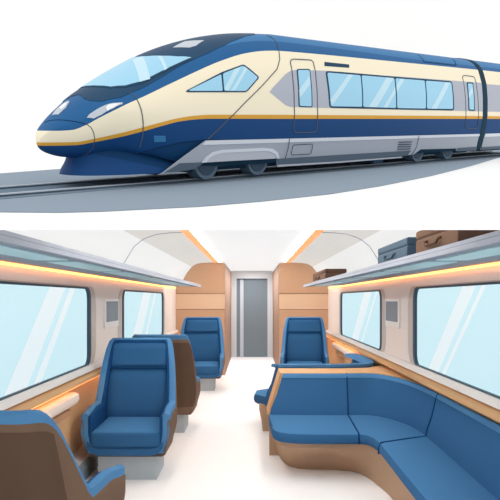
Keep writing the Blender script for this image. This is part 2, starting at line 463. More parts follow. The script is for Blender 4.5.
# ------------------------------------------------------------------ corner sofas
def resamp(pts, n):
    P = np.array(pts, float); L = np.r_[0, np.cumsum(np.hypot(*np.diff(P, axis=0).T))]
    q = np.linspace(0, L[-1], n); return np.stack([np.interp(q, L, P[:, 0]), np.interp(q, L, P[:, 1])], 1)
def smooth_poly(pts, it=2):
    P = [tuple(p) for p in pts]
    for _ in range(it):
        Q = [P[0]]
        for a, b in zip(P[:-1], P[1:]):
            Q += [(a[0]*.75+b[0]*.25, a[1]*.75+b[1]*.25), (a[0]*.25+b[0]*.75, a[1]*.25+b[1]*.75)]
        P = Q+[P[-1]]
    return P
HS = .385; HB = .75
def sofa(name_label, Fs, Js, Bs, base_t, base_b, mirror_seams, HB=.75, deep=0):
    """Fs, Js, Bs: lists of segments; each segment is a polyline with plan points"""
    t = thing('corner_sofa', name_label, 'sofa')
    for k, (f, j, b) in enumerate(zip(Fs, Js, Bs)):
        n = 14; f = resamp(f, n); j = resamp(j, n); b = resamp(b, n)
        rows = []; 
        for i in range(n):
            e = 1.0
            a, c = Vector((*f[i], 0)), Vector((*j[i], 0)); dirn = (c-a).normalized()
            def pt(base, off, z): 
                q = base+dirn*off; return (q.x, q.y, z)
            rows.append([pt(a, .06, .285), pt(a, .01, .295), pt(a, -.02, .32), pt(a, -.02, .35), pt(a, -.005, HS-.008), pt(a, .03, HS), pt(c, 0, HS+.004), pt(c, .03, HS), pt(c, .03, .285)])
        bm = loft_closed(rows); bmesh.ops.recalc_face_normals(bm, faces=bm.faces[:])
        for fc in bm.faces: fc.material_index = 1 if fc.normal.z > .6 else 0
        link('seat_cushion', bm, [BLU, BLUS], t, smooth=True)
        rows = []
        for i in range(n):
            a, c = Vector((*j[i], 0)), Vector((*b[i], 0)); dirn = (c-a).normalized()
            def L(v, z, o=0): q = a.lerp(c, v)+dirn*o; return (q.x, q.y, z)
            rows.append([L(0, HS-.02), L(.12, HS+.06), L(.5, .56), L(.86, HB-.035), L(.93, HB-.012), L(1, HB-.008), L(1, HB-.03, .02), L(.75, HS, .02), L(.6, HS-.02, .01)])
        bm = loft_closed(rows); link('backrest', bm, BLU, t, smooth=True)
        # piping along the top edge
        bm = bmesh.new(); rows = []
        for i in range(n):
            a, c = Vector((*j[i], 0)), Vector((*b[i], 0)); dirn = (c-a).normalized()
            def L(v, z, o=0): q = a.lerp(c, v)+dirn*o; return (q.x, q.y, z)
            rows.append([L(.86, HB-.036, -.006-deep), L(.92, HB-.004, -.004-deep), L(1, HB+.003, 0), L(1, HB-.0, .018), L(1, HB-.03, .018), L(.95, HB-.04, 0)])
        link('piping', loft_closed(rows), BLUL, t, smooth=True)
    for (f, j, b) in mirror_seams:
        bm = bmesh.new()
        a, c, e = Vector((*f, 0)), Vector((*j, 0)), Vector((*b, 0)); dn = (c-a).normalized(); d2 = (e-c).normalized()
        pts = [a+dn*-.021+Vector((0, 0, .30)), a+dn*-.022+Vector((0, 0, .35)), a+dn*.0+Vector((0, 0, HS)), a.lerp(c, .5)+Vector((0, 0, HS+.003)), c+Vector((0, 0, HS+.003)), c.lerp(e, .12)+Vector((0, 0, HS+.065)), c.lerp(e, .5)+Vector((0, 0, .562)), c.lerp(e, .9)+Vector((0, 0, HB-.02)), e+Vector((0, 0, HB+.002))]
        tube(bm, pts, .0075, 6); link('seam', bm, SEAM, t)
    n = 40; bt = resamp(base_t, n); bb = resamp(base_b, n)
    top_in = resamp([q for s in Js for q in s], n)
    rows = []
    for i in range(n):
        a, b_, c = bt[i], bb[i], top_in[i]
        rows.append([(b_[0], b_[1], 0), (a[0]*.35+b_[0]*.65, a[1]*.35+b_[1]*.65, .12), (a[0], a[1], .24), (a[0], a[1], .30), (c[0], c[1], .30), (c[0], c[1], 0)])
    link('base', loft_closed(rows), BRS, t, smooth=True)
    return t
c1F = smooth_poly([(.885, 5.80), (.95, 5.78), (.985, 5.66), (1.0, 5.43)])
c1J = smooth_poly([(.92, 6.70), (1.10, 6.72), (1.22, 6.62), (1.33, 6.36), (1.40, 6.08), (1.41, 5.67)])
c1B = smooth_poly([(.95, 7.02), (1.15, 7.05), (1.26, 7.0), (1.40, 6.66), (1.465, 6.1), (1.47, 5.53)])
endF = smooth_poly([(.175, 6.3), (.18, 6.0), (.25, 5.86), (.42, 5.80), (.885, 5.80)])
sofa('large curved blue corner sofa on a brown base, filling the lower right',
     [endF, c1F, [(1.0, 5.43), (.985, 4.45), (.97, 2.95)]],
     [smooth_poly([(.165, 6.72), (.4, 6.70), (.92, 6.70)]), c1J, [(1.41, 5.67), (1.38, 4.6), (1.33, 2.95)]],
     [smooth_poly([(.32, 7.02), (.6, 7.02), (.95, 7.02)]), c1B, [(1.47, 5.53), (1.468, 4.4), (1.46, 2.95)]],
     smooth_poly([(.19, 6.8), (.20, 6.1), (.30, 5.9), (.88, 5.88), (.99, 5.82), (1.05, 5.6), (1.06, 5.3), (1.05, 2.95)]),
     smooth_poly([(.235, 6.95), (.29, 6.35), (.40, 6.16), (.82, 6.14), (.95, 6.0), (1.01, 5.65), (1.07, 5.2), (1.07, 2.95)]),
     [((.885, 5.80), (.92, 6.70), (.95, 7.02)), ((1.0, 5.43), (1.41, 5.67), (1.47, 5.53))])
sofa('blue sofa facing away behind the tan divider, only its rim and left seat end showing',
     [[(.03, 8.2), (.06, 8.6), (.2, 8.75), (.85, 8.75)], smooth_poly([(.85, 8.75), (.93, 8.8), (.97, 9.0)]) ],
     [[(.15, 7.95), (.5, 7.95), (.9, 7.95)], smooth_poly([(.9, 7.95), (1.05, 8.0), (1.15, 8.3), (1.18, 9.2)])],
     [[(.275, 7.63), (.6, 7.63), (.95, 7.63)], smooth_poly([(.95, 7.63), (1.2, 7.66), (1.36, 7.82), (1.405, 8.15), (1.40, 8.7), (1.36, 9.2)])],
     smooth_poly([(.08, 8.0), (.12, 8.4), (.25, 8.62), (.8, 8.66), (.95, 9.1)]),
     smooth_poly([(.12, 7.95), (.2, 8.3), (.3, 8.45), (.8, 8.5), (1.0, 9.1)]),
     [], HB=.785, deep=.12)
# tan divider between the two backs
bm = bmesh.new()
topc = [(.27, 7.07), (.95, 7.07)]+c1B[1:]
topc = [(.285, 7.07), (.95, 7.07), (1.15, 7.10), (1.29, 7.05), (1.43, 6.7), (1.485, 6.2), (1.495, 5.6), (1.498, 5.6), (1.498, 9.3), (1.495, 8.4), (1.47, 7.9), (1.27, 7.63), (.95, 7.56), (.285, 7.56)]
vt = [bm.verts.new((x, y, HB+.002)) for x, y in topc]
vb = [bm.verts.new((x-(.13 if x < .3 else 0), y, .33)) for x, y in topc]
vc = [bm.verts.new((x-(.06 if x < .3 else 0), y, 0)) for x, y in topc]
bm.faces.new(vt); bm.faces.new(vc[::-1]); m = len(topc)
for i in range(m):
    j = (i+1) % m; bm.faces.new((vt[i], vb[i], vb[j], vt[j])); f_ = bm.faces.new((vb[i], vc[i], vc[j], vb[j])); f_.material_index = 1
tag(link('divider_counter', bm, [TANL, BRS]), 'tan divider top between the two back-to-back blue sofas', 'divider')

# ------------------------------------------------------------------ suitcases on the right rack
def suitcase(label, x0, x1, y0, y1, h, cols, zb):
    t = thing('suitcase', label, 'suitcase', (x0, y0, zb), 0, 'suitcases on the right luggage rack')
    lx, ly = x1-x0, y1-y0
    a, b = cols
    bm = B(0, lx, 0, ly, 0, h*.66, bev=.012, seg=3)
    bmesh.ops.recalc_face_normals(bm, faces=bm.faces[:])
    for f in bm.faces: f.material_index = 1 if f.normal.y < -.5 else 0
    link('case', bm, [a, b], t)
    bm = B(0, lx, 0, ly, h*.68, h, bev=.014, seg=3)
    bmesh.ops.recalc_face_normals(bm, faces=bm.faces[:])
    for f in bm.faces: f.material_index = 1 if f.normal.y < -.5 else 0
    link('lid', bm, [a, b], t)
    link('seam', B(.004, lx-.004, .004, ly-.004, h*.65, h*.69), b, t)
    bm = bmesh.new(); c = ly*.5; w = ly*.16
    tube(bm, [(-.001, c-w, h*.50), (-.018, c-w, h*.44), (-.02, c-w*.8, h*.34), (-.02, c+w*.8, h*.34), (-.018, c+w, h*.44), (-.001, c+w, h*.50)], .008, 6)
    link('handle', bm, b, t)
    return t
RZ = EYE+.212+.034
SL = mat('suitcase_slate', '#51677a', .7, .1, .02, 12); SLD = mat('suitcase_dark_slate', '#3d5062', .7, .1, .02, 12)
BR = mat('suitcase_brown', '#705544', .7, .1, .02, 12); BRD = mat('suitcase_dark_brown', '#5c463a', .7, .1, .02, 12)
suitcase('dark slate suitcase in the middle of the right rack', 1.05, 1.33, 4.74, 5.85, .175, (SL, SLD), RZ)
suitcase('large brown suitcase nearest on the right rack', 1.0, 1.31, 3.40, 4.28, .165, (BR, BRD), RZ)
suitcase('small brown suitcase at the far end of the right rack', 1.0, 1.30, 9.6, 11.5, .17, (BR, BRD), RZ)

# ================================================================== PART TWO: the train on its white stand
def npv(v): return np.array(v, float)
u = npv((0, F, -180)); u /= np.linalg.norm(u)
d = npv((678, 180, F)); d /= np.linalg.norm(d)
nn = -np.cross(d, u)
def ray(x, y): return npv(((x-PX)/F, (PY-y)/F, 1.))
cc = -u.dot(ray(0, 230))*.7
def ground(x, y, h=0): r = ray(x, y); return r*((-cc+h)/u.dot(r))
O = ground(258, 173)-nn*.055
def w2b(P): return Vector((P[0], P[2], P[1]+EYE))       # eye frame -> Blender
def loc(P): q = P-O; return (q.dot(d), -q.dot(nn), q.dot(u))   # train frame x=along, y=away, z=up
X_ = Vector((d[0], d[2], d[1])); Z_ = Vector((u[0], u[2], u[1])); Y_ = Z_.cross(X_)
TM = Matrix(((X_.x, Y_.x, Z_.x, 0), (X_.y, Y_.y, Z_.y, 0), (X_.z, Y_.z, Z_.z, 0), (0, 0, 0, 1)))
TM.translation = w2b(O); TMI = TM.inverted()
CAMP = Vector((0, 0, EYE))
def gl(x, y, h=0):
    """point of the stand's ground, train frame"""
    p = TMI @ w2b(ground(x, y, h)); return p
def tthing(name, label, cat, group=None):
    t = thing(name, label, cat, (0, 0, 0), 0, group); t.matrix_world = TM; return t

WST = mat('stand_white', '#fefefd', .8, .02, .004, 2)
SLATE = mat('shadow_bed_slate', '#94a2b0', .9, .02, .02, 60)
SLATEM = mat('gravel_mid_slate', '#6f8192', .9, .02, .04, 60)
RAILL = mat('rail_light', '#b3bdc8', .5, .2, .02, 30); RAILD = mat('rail_dark', '#5a6c7b', .6, .1, .02, 30)
SLD2 = mat('underframe_dark', '#1f3b50', .7, .05, .04, 30)
GND = -.007
# ground slab: wedge with thin front edge, curved up at the back
def gy(z):   # height (eye frame) of the ground plane at depth z
    return (-cc+GND-u[2]*z)/u[1]
zf = (cc-GND)/(-u.dot(ray(0, 230)))
prof = [(zf, gy(zf))]
for z in np.linspace(zf+.2, 2.72, 8): prof.append((z, gy(z)))
yb0 = gy(2.72); sl = -u[2]/u[1]; a0 = math.atan(sl)
R_ = .30
for k in range(1, 9):
    a = a0+(math.pi/2-a0)*k/8
    prof.append((2.72+R_*(math.sin(a)-math.sin(a0)), yb0+R_*(math.cos(a0)-math.cos(a))))
zt = prof[-1][0]
prof.append((zt, 1.75))
back = [(zt+.05, 1.75), (zt+.05, yb0-.1), (zf+.3, gy(zf)+.045)]
bm = bmesh.new(); prism(bm, [(z, y+EYE) for z, y in prof+back], 0, -1.45, 1.45)
struct(link('ground', bm, WST), 'white curved display stand carrying the railway line', 'ground')

# track shadow painted as a slate bed plate with curved outline
lower = [(-60, 211), (0, 212.5), (60, 213), (100, 212), (150, 209.5), (200, 207), (260, 202), (330, 194.5), (380, 186.5), (430, 176.5), (470, 166.5), (500, 157.5), (515, 152)]
upper = [(515, 149), (400, 151), (250, 158), (120, 166), (60, 169.5), (0, 174), (-60, 178)]
pts = [gl(x, y, GND) for x, y in lower+upper]
bm = bmesh.new(); prism(bm, [(p.x, p.y) for p in pts], 2, GND+.0004, GND+.0015)
bed = link('track_shadow_bed', bm, SLATE); bed.matrix_world = TM; struct(bed, 'slate grey track bed and painted shadow with curved outline under the rails', 'ground')
SA, SB = -.86, 1.32
def strip(name, y0, y1, z0, z1, m_, parent=None, s0=SA, s1=SB):
    return link(name, B(s0, s1, y0, y1, z0, z1), m_, parent)
o = strip('track_ballast', -.045, .06, GND+.0015, GND+.003, SLATEM); o.matrix_world = TM; struct(o, 'darker ballast strip between the two rails', 'ground')
o = strip('track_shadow_strip', -.080, -.045, GND+.0014, GND+.0026, mat('shadow_strip_slate', '#7d8c9a', .9, .02, .03, 60)); o.matrix_world = TM; struct(o, 'narrow darker strip of painted shadow beside the near rail', 'ground')  # shade along the rail, painted as a darker strip
for yy, lab in ((-.055, 'near rail of the track, lower line in front of the train'), (.055, 'far rail of the track, beneath the far side of the train')):
    r = tthing('railway_rail', lab, 'rail', 'rails of the track')
    link('rail_web', B(SA, SB, yy-.004, yy+.004, GND+.0015, -.0015), RAILD, r)
    link('rail_head', B(SA, SB, yy-.0055, yy+.0055, -.0016, .0), RAILL, r)
    link('rail_foot', B(SA, SB, yy-.009, yy+.009, GND+.0015, GND+.0025), SLATEM, r)

# --- body surface
p = npv([-0.46521, 0.06918, 0.09878, 0.12908, 0.16054, 0.19714, 0.23127, 0.25755, 0.27187, 0.27781, 0.0251, 0.05168, 0.07747, 0.09666, 0.10782, 0.11272, 0.11449, 0.11496, 0.05335, 0.04541, 0.04631, 0.04997, 0.0857, 0.09038, 0.09718, 0.1175])
VK = npv([0, .18, .32, .45, .58, .7, .82, .92, 1.0]); S1 = .06; ST = p[0]; T0 = p[1]
TK = np.r_[T0, p[2:10]]; BK = np.r_[0, p[10:18]]; TMK = np.r_[T0, p[23:26], [.116]*5]
LK = npv([T0, .0534, .0454, .044, .036, .024, .02, .02, .02])
def pchip(xk, yk, x):
    xk = npv(xk); yk = npv(yk); h = np.diff(xk); dl = np.diff(yk)/h
    m = np.zeros(len(xk)); m[0] = dl[0]; m[-1] = dl[-1]
    for i in range(1, len(xk)-1):
        if dl[i-1]*dl[i] > 0:
            w1 = 2*h[i]+h[i-1]; w2 = h[i]+2*h[i-1]; m[i] = (w1+w2)/(w1/dl[i-1]+w2/dl[i])
    x = np.clip(x, xk[0], xk[-1]); i = np.clip(np.searchsorted(xk, x)-1, 0, len(h)-1); t = (x-xk[i])/h[i]
    return (2*t**3-3*t**2+1)*yk[i]+(t**3-2*t**2+t)*h[i]*m[i]+(-2*t**3+3*t**2)*yk[i+1]+(t**3-t**2)*h[i]*m[i+1]
NQ = 26; ph = np.linspace(0, np.pi/2, NQ+1)
fine = np.linspace(0, 1, 800); fw = np.interp(fine, [0, .3, .549, .768, .88, .95, .985, 1], [1, .965, .904, .789, .66, .49, .27, 0])
# soften the tabulated upper section
bt_ = np.interp(ph, np.arctan2(fine, fw), fine); bw_ = np.interp(bt_, fine, fw)
fl = np.linspace(0, 1, 800); flw = np.interp(fl, [0, .25, .49, .8, .97, 1.0], [1, .99, .965, .915, .885, 0])
al = np.arctan2(fl, flw); lt_ = np.interp(ph, al, fl); lw_ = np.interp(lt_, fl, flw)
def section(v):
    Tv = float(pchip(VK, TK, v)); bv = float(pchip(VK, BK, v)); Bv = float(pchip(VK, LK, v)); tv = float(pchip(VK, TMK, v))
    m = np.clip((v-.45)/.5, 0, 1); m = m*m*(3-2*m)
    m2 = np.clip((v-.42)/.3, 0, 1); m2 = m2*m2*(3-2*m2)
    c, s = np.cos(ph), np.sin(ph)
    wu = (c*(1-m)+bw_*m)*bv; tu = tv+(Tv-tv)*(s*(1-m)+bt_*m)
    cl = np.clip(c, 0, 1)**.8
    wl = (cl*(1-m2)+lw_*m2)*bv; tl = tv-(tv-Bv)*(s*(1-m2)+lt_*m2)
    W = np.r_[wl[::-1][:-1], wu]; T = np.r_[tl[::-1][:-1], tu]      # bottom centre -> top centre
    return W, T
def ring(v):
    W, T = section(v)
    near = [(-w, t) for w, t in zip(W, T)]; far = [(w, t) for w, t in zip(W[1:-1], T[1:-1])][::-1]
    return near+far
vs_ = list(np.linspace(.02, 1, 110)); rows = []
for v in vs_:
    s = ST+(S1-ST)*v*v; rows.append([(s, y, z) for y, z in ring(v)])
def body_bm(s_from, s_to, nose=False, step=.05):
    rr = []
    if nose: rr = [r for r in rows]
    else: rr = [[(s_from, y, z) for y, z in ring(1.0)]]
    s = rr[-1][0][0]+step
    while s < s_to-1e-6: rr.append([(s, y, z) for y, z in ring(1.0)]); s += step
    rr.append([(s_to, y, z) for y, z in ring(1.0)])
    bm = bmesh.new(); V = grid(bm, rr, close_u=True)
    if nose:
        tip = bm.verts.new((ST, 0, T0)); r0 = V[0]
        for i in range(len(r0)): bm.faces.new((r0[i], tip, r0[(i+1) % len(r0)]))
    else: bm.faces.new(V[0])
    bm.faces.new(V[-1][::-1])
    bmesh.ops.recalc_face_normals(bm, faces=bm.faces[:])
    return bm
full = body_bm(0, 1.5, nose=True); BV = BVHTree.FromBMesh(full); full.free()
def hit(x, y):
    o = TMI @ CAMP; dv = (TMI.to_3x3() @ w2b(ray(x, y)).__sub__(CAMP)).normalized()
    h = BV.ray_cast(o, dv)
    if h[0] is None:
        h = BV.find_nearest(o+dv*((TMI @ w2b(ray(x, y)*1.3)-o).length)) ; return h[0], False
    return h[0], True
def curve_st(px):
    """image trace -> (s, t) knots on the body side, sorted by s"""
    q = [hit(*a)[0] for a in px]; q = sorted((v.x, v.z) for v in q); 
    out = [q[0]]
    for a in q[1:]:
        if a[0]-out[-1][0] > 1e-4: out.append(a)
    return [a[0] for a in out], [a[1] for a in out]
gU = curve_st([(56, 142.4), (75, 142), (95, 138.6), (120, 133.2), (142.7, 127.3), (160, 122.6), (179, 118), (196, 115.6), (212, 114.7)])
gL = curve_st([(56, 145.7), (75, 145.2), (95, 142), (120, 137.1), (142.7, 131.4), (160, 126.5), (179, 121.6), (196, 119.4), (212, 118.7)])
gU[0].append(.0); gU[1].append(.1155); gL[0].append(.0); gL[1].append(.1078)
rB = curve_st([(60, 130.8), (72, 130), (86, 125), (100, 117.4), (120, 107.4), (148, 94.5), (172, 82.9), (196, 71.6), (220, 61.2), (247, 53), (266, 50.8), (281, 51)])
t_end = hit(480, 70)[0].z
rB[0].append(.4); rB[1].append(hit(400, 62.2)[0].z); rB[0].append(.88); rB[1].append(t_end)
rL = curve_st([(228, 45.2), (242, 42), (273.6, 41.2), (300, 43.8)]); rL[0].append(.5); rL[1].append(hit(390, 56.4)[0].z)
dL = ([-.45, -.36, -.31, -.287, -.249, -.193], [.046, .047, .0505, .058, .066, .071])
def fcurve(k):
    xs, ys = npv(k[0]), npv(k[1]); return lambda s: float(pchip(xs, ys, s))
fgU, fgL, frB, frL, fdL = map(fcurve, (gU, gL, rB, rL, dL))
def isocut(bm, f):
    val = {v: f(v.co) for v in bm.verts}
    new = []
    for e in bm.edges[:]:
        a, b = e.verts; fa, fb = val[a], val[b]
        if fa*fb < 0 and abs(fa) > 1e-6 and abs(fb) > 1e-6:
            k = fa/(fa-fb)
            ne, nv = bmesh.utils.edge_split(e, a, k); new.append(nv)
    bmesh.ops.connect_verts(bm, verts=new)
CREAM = mat('paint_cream', '#f8edd2', .5, .1, .008, 10)
NAVY = mat('paint_navy', '#19467a', .5, .1, .02, 10); DNAVY = mat('paint_dark_navy', '#143e68', .5, .1, .02, 10)
GOLD = mat('paint_gold', '#dda441', .5, .1, .02, 10)
ROOFB = mat('paint_roof_blue', '#2a6296', .5, .1, .02, 10); ROOFL = mat('paint_roof_light_blue', '#3b79ac', .5, .1, .02, 10)
ROOFD = mat('paint_dark_slate_blue', '#284a68', .5, .1, .02, 10)
LAV = mat('band_lavender_grey', '#b2b7c3', .5, .1, .01, 10)
GLS = mat('window_blue', '#a2d5ee', .35, .2, .02, 12); GLSL = mat('window_pale_stripe', '#c6e6f3', .35, .2)  # the paler blue is for painted reflections
LINE = mat('outline_slate', '#2e4a63', .6, .05); LINEG = mat('joint_grey', '#5a6068', .6, .05); LINEN = mat('joint_navy', '#15355c', .6, .05)
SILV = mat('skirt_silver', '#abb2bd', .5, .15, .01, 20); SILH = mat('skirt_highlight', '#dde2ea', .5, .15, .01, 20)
SILM = mat('skirt_mid', '#c6cbd4', .5, .15, .01, 20)
SKD = mat('skirt_slate', '#5b6a79', .5, .1, .02, 20); BLACK = mat('gangway_black', '#27404f', .7, .05, .03, 20)
LAMP = mat('headlight_grey', '#c2c9d2', .3, .3, .01, 20); LAMPW = mat('headlight_white', '#f6f8fa', .3, .3)
BM_ = [CREAM, NAVY, DNAVY, GOLD, ROOFB, ROOFL, SLD2]
def paint(bm):
    for f in (lambda c: c.z-fgU(c.x), lambda c: c.z-fgL(c.x), lambda c: c.z-frB(c.x), lambda c: c.z-frL(c.x), lambda c: c.z-fdL(c.x), lambda c: c.z-.045): isocut(bm, f)
    for f in bm.faces:
        c = f.calc_center_median(); s = c.x
        if s > -.235 and c.z < .045: i = 6
        elif c.z < fgL(s): i = 1 if (c.z > fdL(s) or s > -.12) else 2
        elif c.z < fgU(s): i = 3
        elif c.z < frB(s): i = 0
        elif s > -.13 and c.z > frL(s): i = 5
        else: i = 4
        f.material_index = i
train = tthing('passenger_train', 'streamlined cream and blue passenger train with gold stripe, standing on the track', 'train')
SG0, SG1 = .8775, .9055
front = body_bm(0, SG0, nose=True); paint(front)
car = link('front_carriage', front, BM_, train, smooth=True)
rear = body_bm(SG1, 1.30); paint(rear)
rcar = link('rear_carriage', rear, BM_, train, smooth=True); rcar['label'] = 'second carriage behind the dark gangway'
bm = bmesh.new()
rr = [[(s, y*k, .148+(z-.148)*k) for y, z in ring(1.0)] for s, k in ((SG0-.001, 1.004), (SG0+.004, 1.012), (SG1-.004, 1.012), (SG1+.001, 1.004))]
V = grid(bm, rr, close_u=True); bm.faces.new(V[0]); bm.faces.new(V[-1][::-1])
link('gangway', bm, BLACK, train, smooth=True)

# --- surface shells
def surf_side(s, t, off):
    h = BV.ray_cast(Vector((s, -.5, t)), Vector((0, 1, 0)))
    if h[0] is None:
        h = BV.find_nearest(Vector((s, -.12, t))); 
    return h[0]+h[1]*off if h[1].y < .2 else h[0]-h[1]*off
def surf_top(s, y, off):
    h = BV.ray_cast(Vector((s, y, .6)), Vector((0, 0, -1)))
    if h[0] is None: h = BV.find_nearest(Vector((s, y, .1)))
    n_ = h[1] if h[1].z > -.2 else -h[1]
    return h[0]+n_*off
def inpoly(x, y, P):
    c = False; j = len(P)-1
    for i in range(len(P)):
        if (P[i][1] > y) != (P[j][1] > y) and x < (P[j][0]-P[i][0])*(y-P[i][1])/(P[j][1]-P[i][1])+P[i][0]: c = not c
        j = i
    return c
def shell2d(name, poly, mode, off, m_, parent, step=.008, thick=.0015):
    """poly in the (s,t) side plane or (s,y) plan; laid on the body surface with its own thickness"""
    P = []
    for i in range(len(poly)):
        a, b = poly[i], poly[(i+1) % len(poly)]; L = math.hypot(b[0]-a[0], b[1]-a[1])
        if L < 1e-6: continue
        k = max(1, int(L/step))
        for q in range(k): P.append((a[0]+(b[0]-a[0])*q/k, a[1]+(b[1]-a[1])*q/k))
    n = len(P)
    xs = [q[0] for q in P]; ys = [q[1] for q in P]
    pts = [Vector(q) for q in P]
    x = min(xs)+step
    while x < max(xs):
        y = min(ys)+step
        while y < max(ys):
            if inpoly(x, y, P) and min((x-a)**2+(y-b)**2 for a, b in P) > (step*.45)**2: pts.append(Vector((x, y)))
            y += step
        x += step
    vo, eo, fo, *_ = delaunay_2d_cdt(pts, [(i, (i+1) % n) for i in range(n)], [], 1, 1e-7)
    fo = [f for f in fo if inpoly(sum(vo[i][0] for i in f)/len(f), sum(vo[i][1] for i in f)/len(f), P)]
    S = surf_side if mode == 'side' else surf_top
    bm = bmesh.new()
    V1 = [bm.verts.new(S(v[0], v[1], off)) for v in vo]; V0 = [bm.verts.new(S(v[0], v[1], off-thick)) for v in vo]
    cnt = {}
    for f in fo:
        try: bm.faces.new([V1[i] for i in f]); bm.faces.new([V0[i] for i in f][::-1])
        except ValueError: continue
        for i in range(len(f)):
            k = (f[i], f[(i+1) % len(f)]); cnt[k] = 1
    for (a, b) in cnt:
        if (b, a) not in cnt:
            try: bm.faces.new((V1[a], V0[a], V0[b], V1[b]))
            except ValueError: pass
    bmesh.ops.delete(bm, geom=[v for v in bm.verts if not v.link_faces], context='VERTS')
    return link(name, bm, m_, parent, smooth=True)
def P_side(px): return [(v.x, v.z) for v in (hit(*a)[0] for a in px)]
def P_top(px): return [(v.x, v.y) for v in (hit(*a)[0] for a in px)]
def side(name, px, off, m_, parent=None, step=.008): return shell2d(name, P_side(px), 'side', off*.55, m_, parent or car, step)
def line(name, px, wd, off, m_, parent=None, mode='side', closed=False):
    """thin raised line following the body"""
    pts = P_side(px) if mode == 'side' else P_top(px)
    if closed: pts = pts+[pts[0]]
    P = []
    for a, b in zip(pts[:-1], pts[1:]):
        L = math.hypot(b[0]-a[0], b[1]-a[1]); k = max(1, int(L/.008))
        for q in range(k): P.append((a[0]+(b[0]-a[0])*q/k, a[1]+(b[1]-a[1])*q/k))
    P.append(pts[-1])
    S = surf_side if mode == 'side' else surf_top
    bm = bmesh.new(); rows_ = []
    Q = [Vector(S(a[0], a[1], 0)) for a in P]
    for i, q in enumerate(Q):
        t = (Q[min(i+1, len(Q)-1)]-Q[max(i-1, 0)])
        t = t.normalized() if t.length > 1e-9 else Vector((1, 0, 0))
        n_ = BV.find_nearest(q)[1]
        if n_.dot(q-Vector((q.x, 0, .12))) < 0: n_ = -n_
        b_ = t.cross(n_).normalized()*wd/2
        rows_.append([q-b_-n_*.0005, q-b_+n_*off, q+b_+n_*off, q+b_-n_*.0005])
    V = grid(bm, rows_, close_u=True); bm.faces.new(V[0]); bm.faces.new(V[-1][::-1])
    return link(name, bm, m_, parent or car)
def rnd(px, r=2, k=3):
    """round the corners of a pixel polygon"""
    out = []; n = len(px)
    for i in range(n):
        a, b, c = npv(px[i-1]), npv(px[i]), npv(px[(i+1) % n])
        ra = min(r, np.linalg.norm(a-b)/2.2); rc = min(r, np.linalg.norm(c-b)/2.2)
        p0 = b+(a-b)/np.linalg.norm(a-b)*ra; p1 = b+(c-b)/np.linalg.norm(c-b)*rc
        for q in range(k+1):
            t = q/k; out.append(tuple((1-t)**2*p0+2*t*(1-t)*b+t*t*p1))
    return out
def streak(px, parent, off): return shell2d('pale_stripe', P_side(px), 'side', off*.58, GLSL, parent, .01, .0006)  # glass reflections painted as thin pale shapes on the pane

# lavender window band
side('window_band', [(269.5, 92), (272, 88.5), (285.6, 74), (291, 70.5), (297, 69.8), (326, 70.8), (360, 74), (400, 76.6), (452, 80.6), (481.5, 82.8), (482.5, 111.5), (453.8, 110.8), (400, 109.5), (326, 108), (291, 107), (285.6, 105.3)], .0006, LAV)
shell2d('window_band', [(SG1+.002, hit(484, 84)[0].z), (1.29, hit(484, 84)[0].z), (1.29, hit(484, 111.5)[0].z), (SG1+.002, hit(484, 111.5)[0].z)], 'side', .0006, LAV, rcar, .02)
# main passenger window group
side('passenger_window', rnd([(325.3, 71), (340, 72), (400, 77.2), (452, 81.3), (454.2, 110.6), (400, 109.6), (329.3, 107.9)], 3), .0014, LINE)
panes = [[(327, 72.6), (360.2, 75.4), (361.8, 106.8), (330.5, 106.3)], [(361.4, 75.4), (394, 78.2), (395.8, 108), (363, 107)], [(395.2, 78.3), (424.4, 80.6), (425.6, 108.6), (397, 108.1)], [(425.5, 80.7), (451, 82.6), (452.8, 109), (426.7, 108.7)]]
strk = [[[(348, 74.6), (352.5, 75), (332, 105), (329.6, 100)]], [[(386, 77.6), (393, 78.1), (376, 107.3), (368, 107)], [(394.6, 87), (395, 93), (386.5, 107.6), (383, 107.4)]], [[(400, 79), (404, 79.4), (396.6, 92), (396, 86)]], [[(445, 82.4), (449.5, 82.7), (436, 108.8), (431, 108.7)]]]
for q, ss in zip(panes, strk):
    w = side('window_pane', rnd(q, 1.6), .0022, GLS)
    for s_ in ss: streak(s_, w, .0027)
# cab side window
side('cab_window', rnd([(185.5, 91), (220.8, 72.6), (243.5, 64.2), (259.5, 77.3), (246.5, 92.2), (187, 92.3)], 2.5), .0014, LINE)
w = side('window_pane', rnd([(188.4, 90.4), (220.8, 74.4), (222.3, 91), (190, 91)], 1.2), .0022, GLS)
w = side('window_pane', rnd([(222.6, 73.6), (243, 65.8), (257.7, 77.5), (245.8, 91), (224, 91)], 1.8), .0022, GLS)
streak([(234, 69.4), (240, 67.2), (228, 90.6), (224.6, 90.6), (224.3, 88)], w, .0027); streak([(244.5, 67.3), (247, 69.3), (234.5, 90.6), (231, 90.6)], w, .0027)
# doors
dp = rnd([(290, 59), (313.3, 60.2), (316.6, 132.2), (293.5, 132.6)], 4)
line('door_joint', dp, .0016, .0012, LINEG, closed=True)
side('door_window', rnd([(296.4, 69), (310, 69), (312.4, 107.6), (298.4, 107)], 2.2), .0014, LINE)
w = side('window_pane', rnd([(297.6, 70.1), (309.1, 70.1), (311.3, 106.5), (299.4, 105.9)], 1.6), .0022, GLS)
streak([(309.1, 76), (309.6, 84), (299.2, 98), (298.7, 90)], w, .0027)
dp = rnd([(462.2, 75.2), (474.8, 76.8), (477.9, 128.6), (465.2, 128.2)], 3)
line('door_joint', dp, .0016, .0012, LINEG, closed=True)
side('door_window', rnd([(466.5, 82.2), (473, 82.6), (474.8, 111), (468.3, 110.6)], 1.6), .0014, LINE)
w = side('window_pane', rnd([(467.5, 83.4), (472.2, 83.7), (473.8, 109.8), (469.2, 109.5)], 1.2), .0022, GLS)
streak([(472.2, 87), (472.5, 92), (468.6, 98), (468.3, 93)], w, .0027)
